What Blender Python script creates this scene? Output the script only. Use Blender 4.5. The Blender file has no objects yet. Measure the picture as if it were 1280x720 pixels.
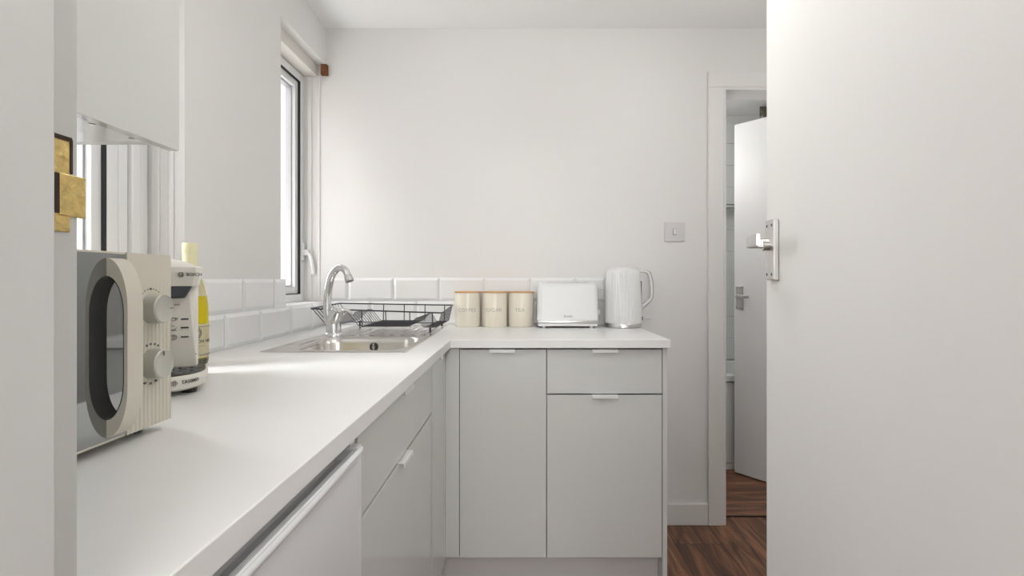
import bpy, bmesh, math, random
from mathutils import Vector, Matrix
random.seed(4)
PI = math.pi
S = bpy.context.scene
C = S.collection

# ------------------------------------------------------------------ camera, world, lights, exposure
cam_d = bpy.data.cameras.new('camera'); cam = bpy.data.objects.new('camera', cam_d); C.objects.link(cam)
cam.location = (0, 0, 1.112); cam.rotation_euler = (PI/2, 0, 0)
cam_d.sensor_width = 36; cam_d.lens = 650/1280*36
cam_d.shift_x = -12/1280; cam_d.shift_y = -10/1280
cam_d.clip_start = 0.01
S.camera = cam
S.view_settings.view_transform = 'Standard'; S.view_settings.look = 'None'
S.view_settings.gamma = 1; S.view_settings.use_curve_mapping = False
S.view_settings.exposure = 0.08
w = bpy.data.worlds.new('overcast_sky'); S.world = w; w.use_nodes = True
w.node_tree.nodes['Background'].inputs[0].default_value = (0.93, 0.96, 1.0, 1)
w.node_tree.nodes['Background'].inputs[1].default_value = 3.3

def area(name, loc, rot, sx, sy, power, col=(1, 1, 1), spread=PI):
    l = bpy.data.lights.new(name, 'AREA'); l.shape = 'RECTANGLE'; l.size = sx; l.size_y = sy
    l.energy = power; l.color = col; l.spread = spread
    o = bpy.data.objects.new(name, l); C.objects.link(o); o.location = loc; o.rotation_euler = rot
    return o
# daylight arriving at the two windows (outside the glass, facing in)
area('daylight_near_window', (-1.30, 1.15, 1.62), (0, -PI/2 - 0.0, 0), 1.0, 0.42, 8, (0.97, 0.985, 1))
# hazy sun over the wall outside, and daylight bounced up from the yard
sl = bpy.data.lights.new('hazy_sun', 'SUN'); sl.energy = 1.6; sl.angle = math.radians(16); sl.color = (1, .99, .97)
so = bpy.data.objects.new('hazy_sun', sl); C.objects.link(so)
so.rotation_euler = Vector((-.80, -.22, .95)).to_track_quat('Z', 'Y').to_euler()
area('daylight_sink_window', (-1.32, 2.15, 1.25), (0, -PI/2 - math.radians(32), 0), 0.6, 0.42, 2.6, (0.97, 0.985, 1))
area('fill_light_hall', (.10, -1.78, 1.68), (PI/2, 0, 0), 1.0, .85, 34, (1, .99, .975))  # fill light from behind the camera, through the added hall window
def disc_light(name, loc, r, power, col=(1, .985, .96)):
    l = bpy.data.lights.new(name, 'AREA'); l.shape = 'DISK'; l.size = r*2; l.energy = power; l.color = col
    o = bpy.data.objects.new(name, l); C.objects.link(o); o.location = loc
    return o
KL = (0.05, 0.95); KL2 = (1.0, 1.35); HL = (0.15, -0.75); BL = (0.72, 2.95)
KP, KP2, HP, BP = 15.5, 17.0, 14.0, 18      # brightness of the added fill lamp globes

# ------------------------------------------------------------------ materials
def new_mat(name):
    m = bpy.data.materials.new(name); m.use_nodes = True
    return m, m.node_tree, m.node_tree.nodes['Principled BSDF']
def mat(name, col, rough=.5, metal=0, noise=0, nscale=8, bump=0, bscale=60, coat=0, spec=.5):
    m, nt, b = new_mat(name)
    b.inputs['Base Color'].default_value = (*col, 1)
    b.inputs['Roughness'].default_value = rough; b.inputs['Metallic'].default_value = metal
    b.inputs['Specular IOR Level'].default_value = spec
    b.inputs['Coat Weight'].default_value = coat; b.inputs['Coat Roughness'].default_value = .05
    tc = nt.nodes.new('ShaderNodeTexCoord')
    if noise:
        n = nt.nodes.new('ShaderNodeTexNoise'); n.inputs['Scale'].default_value = nscale; n.inputs['Detail'].default_value = 4
        nt.links.new(tc.outputs['Object'], n.inputs['Vector'])
        r = nt.nodes.new('ShaderNodeMix'); r.data_type = 'RGBA'
        r.inputs[6].default_value = (*[c*(1-noise) for c in col], 1); r.inputs[7].default_value = (*[min(1, c*(1+noise)) for c in col], 1)
        nt.links.new(n.outputs['Fac'], r.inputs[0]); nt.links.new(r.outputs[2], b.inputs['Base Color'])
    if bump:
        n = nt.nodes.new('ShaderNodeTexNoise'); n.inputs['Scale'].default_value = bscale; n.inputs['Detail'].default_value = 3
        nt.links.new(tc.outputs['Object'], n.inputs['Vector'])
        bp = nt.nodes.new('ShaderNodeBump'); bp.inputs['Strength'].default_value = bump; bp.inputs['Distance'].default_value = .002
        nt.links.new(n.outputs['Fac'], bp.inputs['Height']); nt.links.new(bp.outputs[0], b.inputs['Normal'])
    return m
M = {}
M['wall'] = mat('painted_plaster', (.80, .79, .775), .75, noise=.015, nscale=3, bump=.25, bscale=9)
M['ceiling'] = mat('ceiling_paint', (.92, .92, .91), .8, noise=.01, bump=.15, bscale=12)
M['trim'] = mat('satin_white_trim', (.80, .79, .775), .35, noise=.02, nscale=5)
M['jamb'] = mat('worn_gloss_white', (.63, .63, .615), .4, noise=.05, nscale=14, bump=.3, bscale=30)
M['door'] = mat('white_door_paint', (.82, .81, .795), .45, noise=.015, nscale=2.5, bump=.2, bscale=7)
M['bath_door'] = mat('cool_white_door_paint', (.82, .82, .82), .4, noise=.01)
M['tile'] = mat('glazed_white_tile', (.83, .83, .83), .07, coat=.6, bump=.12, bscale=14)
M['tile_bath'] = mat('pale_bathroom_tile', (.80, .82, .81), .12)
M['grout'] = mat('pale_grout', (.70, .70, .69), .8)
M['work'] = mat('white_laminate_worktop', (.80, .795, .785), .34, noise=.01, nscale=40)
M['work_edge'] = M['work']
M['gloss'] = mat('high_gloss_pale_grey', (.625, .63, .61), .09, coat=.35, noise=.008, nscale=3)
M['carcass'] = mat('white_melamine', (.70, .70, .69), .4, noise=.01)
M['underside'] = mat('white_gloss_melamine', (.82, .82, .82), .18)
M['plinth'] = mat('plinth_pale_grey', (.62, .60, .59), .35, noise=.01)
M['alu'] = mat('white_lacquered_metal', (.78, .78, .77), .3, metal=.1)
M['fridge'] = mat('fridge_enamel', (.74, .74, .745), .28)
M['fridge_in'] = mat('fridge_grey_plastic', (.55, .55, .56), .4)
M['upvc'] = mat('white_upvc', (.84, .84, .84), .25)
M['gasket'] = mat('black_rubber', (.03, .03, .033), .6)
M['spacer'] = mat('grey_spacer_bar', (.42, .43, .45), .35, metal=.5)
M['chrome'] = mat('polished_chrome', (.80, .80, .81), .07, metal=1)
M['satin'] = mat('satin_chrome', (.64, .63, .62), .33, metal=1)
M['brass'] = mat('worn_brass', (.72, .52, .20), .35, metal=.75, noise=.45, nscale=160, bump=.8, bscale=150)
M['rawwood'] = mat('raw_split_wood', (.20, .075, .03), .85, noise=.5, nscale=70, bump=1, bscale=80)
M['darkhole'] = mat('dark_mortise', (.05, .03, .02), .9)
M['cream'] = mat('cream_enamel', (.61, .575, .49), .38)
M['cream2'] = mat('cream_knob', (.50, .495, .44), .3, metal=.3)
M['ink'] = mat('grey_print', (.10, .10, .10), .6)
M['lightink'] = mat('pale_grey_print', (.30, .28, .24), .6)
M['mglass'] = mat('mirrored_dark_glass', (.36, .37, .37), .04, metal=.9)
M['handle_shade'] = mat('handle_shade_dark', (.012, .011, .009), .35)  # near-black colour stands in for shade inside the microwave handle
M['appliance'] = mat('white_cream_plastic', (.74, .71, .65), .28)
M['darkplastic'] = mat('slate_dark_plastic', (.045, .05, .065), .3)
M['grille'] = mat('black_drip_grille', (.03, .03, .03), .4)
M['white_plastic'] = mat('white_gloss_plastic', (.78, .78, .775), .36)
M['canister'] = mat('cream_canister_enamel', (.76, .71, .60), .28)
M['bamboo'] = mat('bamboo_lid', (.62, .36, .16), .5, noise=.15, nscale=30)
M['wire'] = mat('black_coated_wire', (.045, .045, .05), .35, metal=.3)
M['label'] = mat('cream_paper_label', (.86, .81, .60), .6)
M['capsule'] = mat('pale_gold_capsule', (.80, .76, .48), .4)
M['cork'] = mat('gold_print', (.36, .27, .10), .5)
M['bathenamel'] = mat('white_bath_enamel', (.82, .83, .83), .12)
M['lamp'] = mat('lamp_diffuser', (.9, .9, .9), .4)
M['brown_metal'] = mat('bronze_brown_metal', (.16, .14, .10), .4, metal=.5)
M['switch'] = mat('brushed_silver_white', (.70, .69, .69), .3, metal=.15)
M['red'] = mat('dull_red_print', (.35, .10, .06), .5)
# brushed steel sink
m, nt, b = new_mat('brushed_steel'); M['steel'] = m
b.inputs['Base Color'].default_value = (.62, .60, .57, 1); b.inputs['Metallic'].default_value = 1; b.inputs['Roughness'].default_value = .24
tc = nt.nodes.new('ShaderNodeTexCoord'); mp = nt.nodes.new('ShaderNodeMapping'); mp.inputs['Scale'].default_value = (6, 200, 200)
n = nt.nodes.new('ShaderNodeTexNoise'); n.inputs['Scale'].default_value = 4
nt.links.new(tc.outputs['Object'], mp.inputs[0]); nt.links.new(mp.outputs[0], n.inputs['Vector'])
bp = nt.nodes.new('ShaderNodeBump'); bp.inputs['Strength'].default_value = .08; bp.inputs['Distance'].default_value = .001
nt.links.new(n.outputs['Fac'], bp.inputs['Height']); nt.links.new(bp.outputs[0], b.inputs['Normal'])
# window glass
m, nt, b = new_mat('window_glass'); M['glass'] = m
nt.nodes.remove(b); out = nt.nodes['Material Output']
tr = nt.nodes.new('ShaderNodeBsdfTransparent'); gl = nt.nodes.new('ShaderNodeBsdfGlossy'); gl.inputs['Roughness'].default_value = .01
lw = nt.nodes.new('ShaderNodeLayerWeight'); lw.inputs[0].default_value = .5; pw = nt.nodes.new('ShaderNodeMath'); pw.operation = 'POWER'; pw.inputs[1].default_value = 5; nt.links.new(lw.outputs['Facing'], pw.inputs[0]); fr = nt.nodes.new('ShaderNodeMath'); fr.operation = 'MULTIPLY_ADD'; fr.inputs[1].default_value = .7; fr.inputs[2].default_value = .03; nt.links.new(pw.outputs[0], fr.inputs[0]); mx = nt.nodes.new('ShaderNodeMixShader')
nt.links.new(fr.outputs[0], mx.inputs[0]); nt.links.new(tr.outputs[0], mx.inputs[1]); nt.links.new(gl.outputs[0], mx.inputs[2]); nt.links.new(mx.outputs[0], out.inputs[0])
# wine in pale glass
m, nt, b = new_mat('white_wine_in_glass'); M['wine'] = m
b.inputs['Base Color'].default_value = (.80, .66, .015, 1); b.inputs['Roughness'].default_value = .04
b.inputs['Transmission Weight'].default_value = .55; b.inputs['IOR'].default_value = 1.35
m, nt, b = new_mat('dark_bottle_base_glass'); M['bottlebase'] = m
b.inputs['Base Color'].default_value = (.10, .11, .07, 1); b.inputs['Roughness'].default_value = .06; b.inputs['Transmission Weight'].default_value = .3
# exterior brick
m, nt, b = new_mat('pale_exterior_brick'); M['brick'] = m
bk = nt.nodes.new('ShaderNodeTexBrick'); bk.inputs['Scale'].default_value = 4.4
bk.inputs['Color1'].default_value = (.80, .72, .66, 1); bk.inputs['Color2'].default_value = (.88, .82, .77, 1); bk.inputs['Mortar'].default_value = (.9, .89, .87, 1)
tc = nt.nodes.new('ShaderNodeTexCoord'); mp = nt.nodes.new('ShaderNodeMapping'); mp.inputs['Rotation'].default_value = (PI/2, 0, 0)
sx = nt.nodes.new('ShaderNodeSeparateXYZ'); cx = nt.nodes.new('ShaderNodeCombineXYZ')
nt.links.new(tc.outputs['Object'], sx.inputs[0]); nt.links.new(sx.outputs[1], cx.inputs[0]); nt.links.new(sx.outputs[2], cx.inputs[1])
nt.links.new(cx.outputs[0], bk.inputs['Vector']); nt.links.new(bk.outputs[0], b.inputs['Base Color']); b.inputs['Roughness'].default_value = .9
# walnut floor; along=1: planks run away from the camera
def wood(name, along):
    m, nt, b = new_mat(name)
    N = nt.nodes.new; L = nt.links.new
    tc = N('ShaderNodeTexCoord'); sp = N('ShaderNodeSeparateXYZ'); L(tc.outputs['Object'], sp.inputs[0])
    cb = N('ShaderNodeCombineXYZ')
    if along: L(sp.outputs[1], cb.inputs[0]); L(sp.outputs[0], cb.inputs[1])
    else: L(sp.outputs[0], cb.inputs[0]); L(sp.outputs[1], cb.inputs[1])
    off = N('ShaderNodeMapping'); off.inputs['Location'].default_value = (.37, -.0466 if along else .045, 0); L(cb.outputs[0], off.inputs[0])
    bk = N('ShaderNodeTexBrick'); bk.inputs['Scale'].default_value = 1; bk.inputs['Brick Width'].default_value = 1.28
    bk.inputs['Row Height'].default_value = .2; bk.inputs['Mortar Size'].default_value = .0016; bk.inputs['Mortar Smooth'].default_value = .3
    bk.inputs['Color1'].default_value = (0, 0, 0, 1); bk.inputs['Color2'].default_value = (1, 1, 1, 1); bk.inputs['Mortar'].default_value = (.5, .5, .5, 1)
    L(off.outputs[0], bk.inputs['Vector'])
    # shift grain by the plank tint
    add = N('ShaderNodeVectorMath'); add.operation = 'MULTIPLY_ADD'; add.inputs[1].default_value = (7, 9, 5)
    L(bk.outputs['Color'], add.inputs[0]); L(off.outputs[0], add.inputs[2])
    g = N('ShaderNodeMapping'); g.inputs['Scale'].default_value = (1.0, 7, 1); L(add.outputs[0], g.inputs[0])
    n1 = N('ShaderNodeTexNoise'); n1.inputs['Scale'].default_value = 2.6; n1.inputs['Detail'].default_value = 8; n1.inputs['Roughness'].default_value = .6; n1.inputs['Distortion'].default_value = 1.6
    L(g.outputs[0], n1.inputs['Vector'])
    cr = N('ShaderNodeValToRGB'); L(n1.outputs['Fac'], cr.inputs[0])
    e = cr.color_ramp.elements
    e[0].position = .28; e[0].color = (.042, .017, .009, 1); e[1].position = .76; e[1].color = (.46, .215, .115, 1)
    q = cr.color_ramp.elements.new(.5); q.color = (.175, .078, .042, 1)
    g2 = N('ShaderNodeMapping'); g2.inputs['Scale'].default_value = (6, 120, 1); L(add.outputs[0], g2.inputs[0])
    n2 = N('ShaderNodeTexNoise'); n2.inputs['Scale'].default_value = 2; n2.inputs['Detail'].default_value = 3; L(g2.outputs[0], n2.inputs['Vector'])
    mu = N('ShaderNodeMix'); mu.data_type = 'RGBA'; mu.blend_type = 'MULTIPLY'; mu.inputs[0].default_value = .45
    L(cr.outputs[0], mu.inputs[6]); L(n2.outputs['Fac'], mu.inputs[7])
    br = N('ShaderNodeMapRange'); br.inputs[3].default_value = .85; br.inputs[4].default_value = 1.65; L(bk.outputs['Color'], br.inputs[0])
    sc = N('ShaderNodeVectorMath'); sc.operation = 'SCALE'; L(mu.outputs[2], sc.inputs[0]); L(br.outputs[0], sc.inputs[3])
    mm = N('ShaderNodeMix'); mm.data_type = 'RGBA'; mm.inputs[7].default_value = (.012, .006, .004, 1)
    L(bk.outputs['Fac'], mm.inputs[0]); L(sc.outputs[0], mm.inputs[6]); L(mm.outputs[2], b.inputs['Base Color'])
    b.inputs['Roughness'].default_value = .38
    bp = N('ShaderNodeBump'); bp.inputs['Strength'].default_value = .3; bp.inputs['Distance'].default_value = .001; bp.invert = True
    L(bk.outputs['Fac'], bp.inputs['Height']); L(bp.outputs[0], b.inputs['Normal'])
    return m
M['floor'] = wood('walnut_laminate', 1); M['floor2'] = wood('walnut_laminate_crosswise', 0)

# ------------------------------------------------------------------ helpers
def BM(): return bmesh.new()
def merge(bm, t):
    me = bpy.data.meshes.new('t'); t.to_mesh(me); t.free(); bm.from_mesh(me); bpy.data.meshes.remove(me); return bm
def box(bm, x0, x1, y0, y1, z0, z1, r=0, seg=2):
    t = BM(); bmesh.ops.create_cube(t, size=1)
    for v in t.verts:
        v.co = Vector(((x0+x1)/2 + v.co.x*(x1-x0), (y0+y1)/2 + v.co.y*(y1-y0), (z0+z1)/2 + v.co.z*(z1-z0)))
    if r: bmesh.ops.bevel(t, geom=t.edges[:], offset=r, segments=seg, affect='EDGES', profile=.5)
    return merge(bm, t)
def bx(*a, **k): return box(BM(), *a, **k)
def lathe(prof, n=48, c=(0, 0, 0), bm=None, rib=0, ribn=0):
    bm = bm or BM(); rings = []
    for (r, z) in prof:
        ring = []
        for i in range(n):
            a = 2*PI*i/n
            rr = r + (rib*(1 if i % 2 else -1) if (rib and r > .03) else 0)
            ring.append(bm.verts.new((c[0]+rr*math.cos(a), c[1]+rr*math.sin(a), c[2]+z)))
        rings.append(ring)
    for a, b_ in zip(rings, rings[1:]):
        for i in range(n):
            bm.faces.new((a[i], a[(i+1) % n], b_[(i+1) % n], b_[i]))
    bm.faces.new(rings[0][::-1]); bm.faces.new(rings[-1])
    return bm
def tube(bm, pts, r, n=8, closed=False, sx=1):
    pts = [Vector(p) for p in pts]; rings = []; N = len(pts)
    rr = r if isinstance(r, (list, tuple)) else [r]*N
    up = None
    for i, p in enumerate(pts):
        if closed: t = (pts[(i+1) % N]-pts[i-1]).normalized()
        else: t = (pts[min(i+1, N-1)]-pts[max(i-1, 0)]).normalized()
        if up is None:
            up = Vector((0, 0, 1)) if abs(t.z) < .9 else Vector((0, 1, 0))
        s = t.cross(up)
        if s.length < 1e-4: s = t.cross(Vector((1, 0, 0)))
        s.normalize(); u = s.cross(t).normalized(); up = u
        rings.append([bm.verts.new(p + s*math.cos(2*PI*k/n)*rr[i]*sx + u*math.sin(2*PI*k/n)*rr[i]) for k in range(n)])
    for i in range(N if closed else N-1):
        a, b_ = rings[i], rings[(i+1) % N]
        for k in range(n): bm.faces.new((a[k], a[(k+1) % n], b_[(k+1) % n], b_[k]))
    if not closed: bm.faces.new(rings[0][::-1]); bm.faces.new(rings[-1])
    return bm
def smooth_path(pts, k=6):
    pts = [Vector(p) for p in pts]; P = [pts[0]]+pts+[pts[-1]]; o = []
    for i in range(1, len(P)-2):
        for j in range(k):
            t = j/k; a, b_, c, d = P[i-1], P[i], P[i+1], P[i+2]
            o.append(.5*((2*b_)+(-a+c)*t+(2*a-5*b_+4*c-d)*t*t+(-a+3*b_-3*c+d)*t**3))
    o.append(pts[-1]); return o
def prism(bm, poly, axis, a, b_):
    """poly of 2-D points, extruded along axis x/y/z from a to b"""
    def P(u, v, w_):
        return {'x': (w_, u, v), 'y': (u, w_, v), 'z': (u, v, w_)}[axis]
    A = [bm.verts.new(P(u, v, a)) for u, v in poly]; B = [bm.verts.new(P(u, v, b_)) for u, v in poly]
    n = len(poly)
    for i in range(n): bm.faces.new((A[i], A[(i+1) % n], B[(i+1) % n], B[i]))
    bm.faces.new(A[::-1]); bm.faces.new(B)
    return bm
def cells(bm, xs, ys, inc, z0, z1):
    V = {}
    def v(i, j, z):
        k = (i, j, z)
        if k not in V: V[k] = bm.verts.new((xs[i], ys[j], z))
        return V[k]
    nx, ny = len(xs)-1, len(ys)-1
    I = lambda i, j: 0 <= i < nx and 0 <= j < ny and inc((xs[i]+xs[i+1])/2, (ys[j]+ys[j+1])/2)
    for i in range(nx):
        for j in range(ny):
            if not I(i, j): continue
            bm.faces.new((v(i, j, z1), v(i+1, j, z1), v(i+1, j+1, z1), v(i, j+1, z1)))
            bm.faces.new((v(i, j+1, z0), v(i+1, j+1, z0), v(i+1, j, z0), v(i, j, z0)))
            for (di, dj, p, q) in ((-1, 0, (i, j+1), (i, j)), (1, 0, (i+1, j), (i+1, j+1)), (0, -1, (i, j), (i+1, j)), (0, 1, (i+1, j+1), (i, j+1))):
                if not I(i+di, j+dj):
                    bm.faces.new((v(*p, z0), v(*q, z0), v(*q, z1), v(*p, z1)))
    return bm
def obj(name, bm, m, parent=None, local=False, smooth=False, bevel=0, label=None):
    if parent is not None and not local:
        mw = Matrix.Translation(parent.location) @ parent.rotation_euler.to_matrix().to_4x4()
        q = parent.parent
        while q: mw = (Matrix.Translation(q.location) @ q.rotation_euler.to_matrix().to_4x4()) @ mw; q = q.parent
        bmesh.ops.transform(bm, matrix=mw.inverted(), verts=bm.verts)
    bmesh.ops.recalc_face_normals(bm, faces=bm.faces)
    me = bpy.data.meshes.new(name); bm.to_mesh(me); bm.free()
    me.materials.append(m)
    if smooth:
        for p in me.polygons: p.use_smooth = True
        me.set_sharp_from_angle(angle=math.radians(38))
    o = bpy.data.objects.new(name, me); C.objects.link(o)
    if parent is not None: o.parent = parent
    if bevel:
        bv = o.modifiers.new('bevel', 'BEVEL'); bv.width = bevel; bv.segments = 2; bv.limit_method = 'ANGLE'
    if label: o['label'] = label
    return o
def thing(name, label, cat, loc=(0, 0, 0), rz=0, group=None):
    o = bpy.data.objects.new(name, None); C.objects.link(o); o.location = loc; o.rotation_euler = (0, 0, rz)
    o.empty_display_size = .05
    o['label'] = label; o['category'] = cat
    if group: o['group'] = group
    return o
def tag(o, label, cat, group=None):
    o['label'] = label; o['category'] = cat
    if group: o['group'] = group
    return o
def struct(name, bm=None, m=None, label=None, **k):
    if bm is None:
        o = bpy.data.objects.new(name, None); C.objects.link(o)
    else: o = obj(name, bm, m, **k)
    o['kind'] = 'structure'
    if label: o['label'] = label
    return o
def text_bm(txt, size, thin=0, space=1, align='CENTER'):
    cu = bpy.data.curves.new('t', 'FONT'); cu.body = txt; cu.size = size; cu.align_x = align; cu.align_y = 'CENTER'
    cu.offset = thin; cu.space_character = space; cu.resolution_u = 3
    o = bpy.data.objects.new('t', cu); C.objects.link(o)
    dg = bpy.context.evaluated_depsgraph_get(); me = bpy.data.meshes.new_from_object(o.evaluated_get(dg))
    bm = BM(); bm.from_mesh(me); bpy.data.objects.remove(o); bpy.data.curves.remove(cu); bpy.data.meshes.remove(me)
    bmesh.ops.triangulate(bm, faces=bm.faces[:])
    ext = bmesh.ops.extrude_face_region(bm, geom=bm.faces[:])
    bmesh.ops.translate(bm, vec=(0, 0, -.0004), verts=[g for g in ext['geom'] if isinstance(g, bmesh.types.BMVert)])
    return bm
def wrap(bm, r, ang, c=(0, 0), z=0):
    """wraps flat xy lettering round a vertical cylinder, facing angle ang"""
    for v in bm.verts:
        a = ang + v.co.x/r; rr = r + .0004 + v.co.z
        v.co = Vector((c[0]+rr*math.cos(a), c[1]+rr*math.sin(a), z+v.co.y))
    return bm
def front(bm, x, y, z):
    """places flat lettering on a face looking to -y"""
    for v in bm.verts: v.co = Vector((x+v.co.x, y-.0004-v.co.z, z+v.co.y))
    return bm

# ------------------------------------------------------------------ room
CE = 2.259; BY = 2.37; XL = -.89; WZ = .908; XR = 1.72
W1 = (.92, 1.374); W2 = (1.922, 2.37); ZS = 1.003; ZH = 2.089
struct('floor', bx(-1.14, XR+.1, -1.7, 2.44, -.05, 0), M['floor'])
struct('floor_bathroom', bx(.3, XR+.1, 2.444, 3.72, -.05, .002), M['floor2'])
struct('ceiling', bx(-1.14, XR+.1, -1.7, 3.72, CE, CE+.05), M['ceiling'])
b = BM()
box(b, -1.14, XL, .30, BY, 0, ZS)
box(b, -1.14, XL, .30, BY, ZH, CE)
box(b, -1.14, XL, .30, W1[0], ZS, ZH)
box(b, -1.14, XL, W1[1], W2[0], ZS, ZH, r=.0)
struct('wall_left', b, M['wall'])
DX0, DX1, DZ = .915, 1.63, 1.987
b = BM(); box(b, -1.14, DX0-.0, BY, BY+.12, 0, CE); box(b, DX1, XR, BY, BY+.12, 0, CE); box(b, DX0, DX1, BY, BY+.12, DZ, CE)
struct('wall_back', b, M['wall'])
struct('wall_right', bx(XR, XR+.1, .19, 3.72, 0, CE), M['wall'])
JX0, JX1 = -.2565, .37
b = BM(); box(b, -1.14, JX0-.02, .19, .30, 0, CE); box(b, JX1+.02, XR, .19, .30, 0, CE); box(b, JX0-.02, JX1+.02, .19, .30, 2.03, CE)
struct('wall_front', b, M['wall'])
struct('wall_hall_left', bx(-1.14, -1.04, -1.7, .19, 0, CE), M['wall'])
struct('wall_hall_right', bx(1.25, 1.35, -1.7, .19, 0, CE), M['wall'])
b = BM(); box(b, -1.04, -.45, -1.7, -1.6, 0, CE); box(b, .65, 1.25, -1.7, -1.6, 0, CE); box(b, -.45, .65, -1.7, -1.6, 0, 1.25); box(b, -.45, .65, -1.7, -1.6, 2.05, CE)
struct('wall_hall_back', b, M['wall'])
wh = struct('added_window')  # unseen window added to the hall wall to let fill light in
b = BM(); box(b, -.45, -.40, -1.68, -1.62, 1.25, 2.05); box(b, .60, .65, -1.68, -1.62, 1.25, 2.05); box(b, -.40, .60, -1.68, -1.62, 1.25, 1.30); box(b, -.40, .60, -1.68, -1.62, 2.0, 2.05)
obj('window_frame', b, M['upvc'], wh); obj('pane', bx(-.40, .60, -1.652, -1.648, 1.30, 2.0), M['glass'], wh)
struct('wall_bathroom_left', bx(.3, .4, 2.49, 3.62, 0, CE), M['wall'])
struct('wall_bathroom_far', bx(.3, XR, 3.62, 3.72, 0, CE), M['wall'])
struct('wall_bathroom_right', bx(1.66, XR, 2.49, 3.62, 0, CE), M['wall'])
# baseboard, architraves, linings
struct('baseboard_back', bx(.50, .846, BY-.016, BY, 0, .097, r=.003), M['trim'])
b = BM()
box(b, .846, DX0, BY-.018, BY, 0, DZ, r=.003); box(b, DX1, DX1+.069, BY-.018, BY, 0, DZ, r=.003); box(b, .846, DX1+.069, BY-.018, BY, DZ, DZ+.069, r=.003)
struct('trim_1', b, M['trim'], label='white architrave round the bathroom doorway')
b = BM()
box(b, DX0, DX0+.012, BY-.012, BY+.12, 0, DZ); box(b, DX1-.002, DX1, BY-.012, BY+.12, 0, DZ); box(b, DX0+.012, DX1-.002, BY-.012, BY+.12, DZ-.012, DZ)
struct('trim_2', b, M['trim'], label='white lining inside the bathroom doorway')
struct('trim_3', bx(DX0, DX1, 2.438, 2.446, 0, .004), mat('dark_gap', (.02, .01, .008), .8), label='dark joint line across the bathroom threshold')
# near doorway lining with stop and strike plate
lin = struct('trim_4', None, label='worn white door lining at the left edge of the view')
b = BM()
box(b, JX0-.02, JX0, .185, .2999, 0, 2.03); box(b, JX0, JX0+.012, .19, .273, 0, 2.018, r=.0015)
box(b, JX1, JX1+.02, .185, .2999, 0, 2.03); box(b, JX1-.012, JX1, .19, .255, 0, 2.018); box(b, JX0, JX1, .185, .2999, 2.012, 2.03)
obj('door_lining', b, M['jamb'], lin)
b = BM()
box(b, JX0, JX0+.0010, .2838, .2945, 1.139, 1.191, r=.0003)
pl = []
t = BM(); box(t, JX0-.0006, JX0+.0014, .2868, .3046, 1.1478, 1.1715, r=.0005); merge(b, t)
k = obj('strike_plate', b, M['brass'], lin, label='worn brass strike plate let into the door lining')
b = BM(); box(b, JX0+.0007, JX0+.0018, .2838, .2868, 1.149, 1.171)
box(b, JX0+.0002, JX0+.0014, .2838, .2952, 1.1900, 1.1925)
box(b, JX0+.0002, JX0+.0013, .2940, .2958, 1.172, 1.1915)
obj('mortise', b, M['darkhole'], k)

# windows
def window(name, y0, y1, side=0):
    w_ = struct(name)
    X0 = -1.06; X1 = -.992
    y1r = y1; y1 = y1-side
    if side:
        for ya, yb, xo in ((y1, y1+.030, -.990), (y1+.031, y1+.062, -.980), (y1+.063, y1r, -.986)):
            obj('side_trim', bx(X0, xo, ya, yb-.0005, ZS+.012, ZH-.052, r=.003), M['upvc'], w_)
    def ring(bm, x0, x1, a, t, r=0):
        ya, yb, za, zb = y0+a, y1-a, ZS+.012+a, ZH-.052-a
        box(bm, x0, x1, ya, ya+t, za, zb, r=r); box(bm, x0, x1, yb-t, yb, za, zb, r=r)
        box(bm, x0, x1, ya+t, yb-t, za, za+t, r=r); box(bm, x0, x1, ya+t, yb-t, zb-t, zb, r=r)
        return bm
    obj('window_frame', ring(BM(), X0, X1, 0, .034, .002), M['upvc'], w_)
    obj('gasket', ring(BM(), -1.03, -.9935, .034, .0025), M['gasket'], w_)
    s = obj('casement', ring(BM(), -1.05, -1.004, .0365, .030, .002), M['upvc'], w_)
    obj('spacer_bar', ring(BM(), -1.045, -1.019, .0665, .006), M['spacer'], w_)
    b = BM(); box(b, -1.0255, -1.0225, y0+.0725, y1-.0725, ZS+.012+.0725, ZH-.052-.0725)
    obj('pane', b, M['glass'], w_)
    y1 = y1r
    # head batten and frame head above
    obj('head_batten', bx(X0, -.93, y0, y1-(.0), ZH-.05, ZH, r=.001), M['batten'], w_)
    # sill board
    b = BM(); box(b, -1.14, XL+.0, y0+.001, y1-.001, ZS-.0005, ZS+.012, r=.002)
    obj('window_sill', b, M['trim'], w_)
    obj('reveal_bead', bx(-.975, -.955, y1-.006, y1, ZS+.012, ZH-.05, r=.002), M['trim'], w_)
    obj('reveal_bead', bx(-.93, -.918, y1-.005, y1, ZS+.012, ZH-.05, r=.002), M['trim'], w_)
    return w_
M['batten'] = mat('aged_cream_paint', (.74, .71, .66), .5, noise=.02, nscale=6)
win1 = window('window_1', *W1, side=.095); win2 = window('window_2', *W2)
for wn, y1 in ((win2, W2[1]),):
    yy = y1-.019; z = 1.235
    b = BM(); box(b, -.992, -.984, yy-.01, yy+.012, z-.035, z+.045, r=.003); box(b, -.985, -.962, yy-.008, yy+.008, z-.012, z+.014, r=.004)
    tube(b, smooth_path([(-.966, yy, z), (-.955, yy+.002, z-.02), (-.948, yy+.006, z-.06), (-.944, yy+.008, z-.098)]), [.008]*19, n=8)
    h = obj('window_handle', b, M['upvc'], wn, smooth=True)
    obj('keyhole', lathe([(.004, 0), (.004, .002)], 12, (-.9745, yy-.0085, z+.002)), M['satin'], h)
tag(obj('wood_block', bx(-.9085, -.8795, BY-.022, BY-.0005, 2.040, 2.088, r=.002), M['rawwood']),
    'small block of split bare brown wood at the top corner of the sink window', 'wood block')
b = BM(); box(b, -1.24, -1.1405, W2[1]-.02, BY+.4, 0, CE); box(b, -1.24, -1.1405, W1[1], W2[0], 0, CE)
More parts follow.
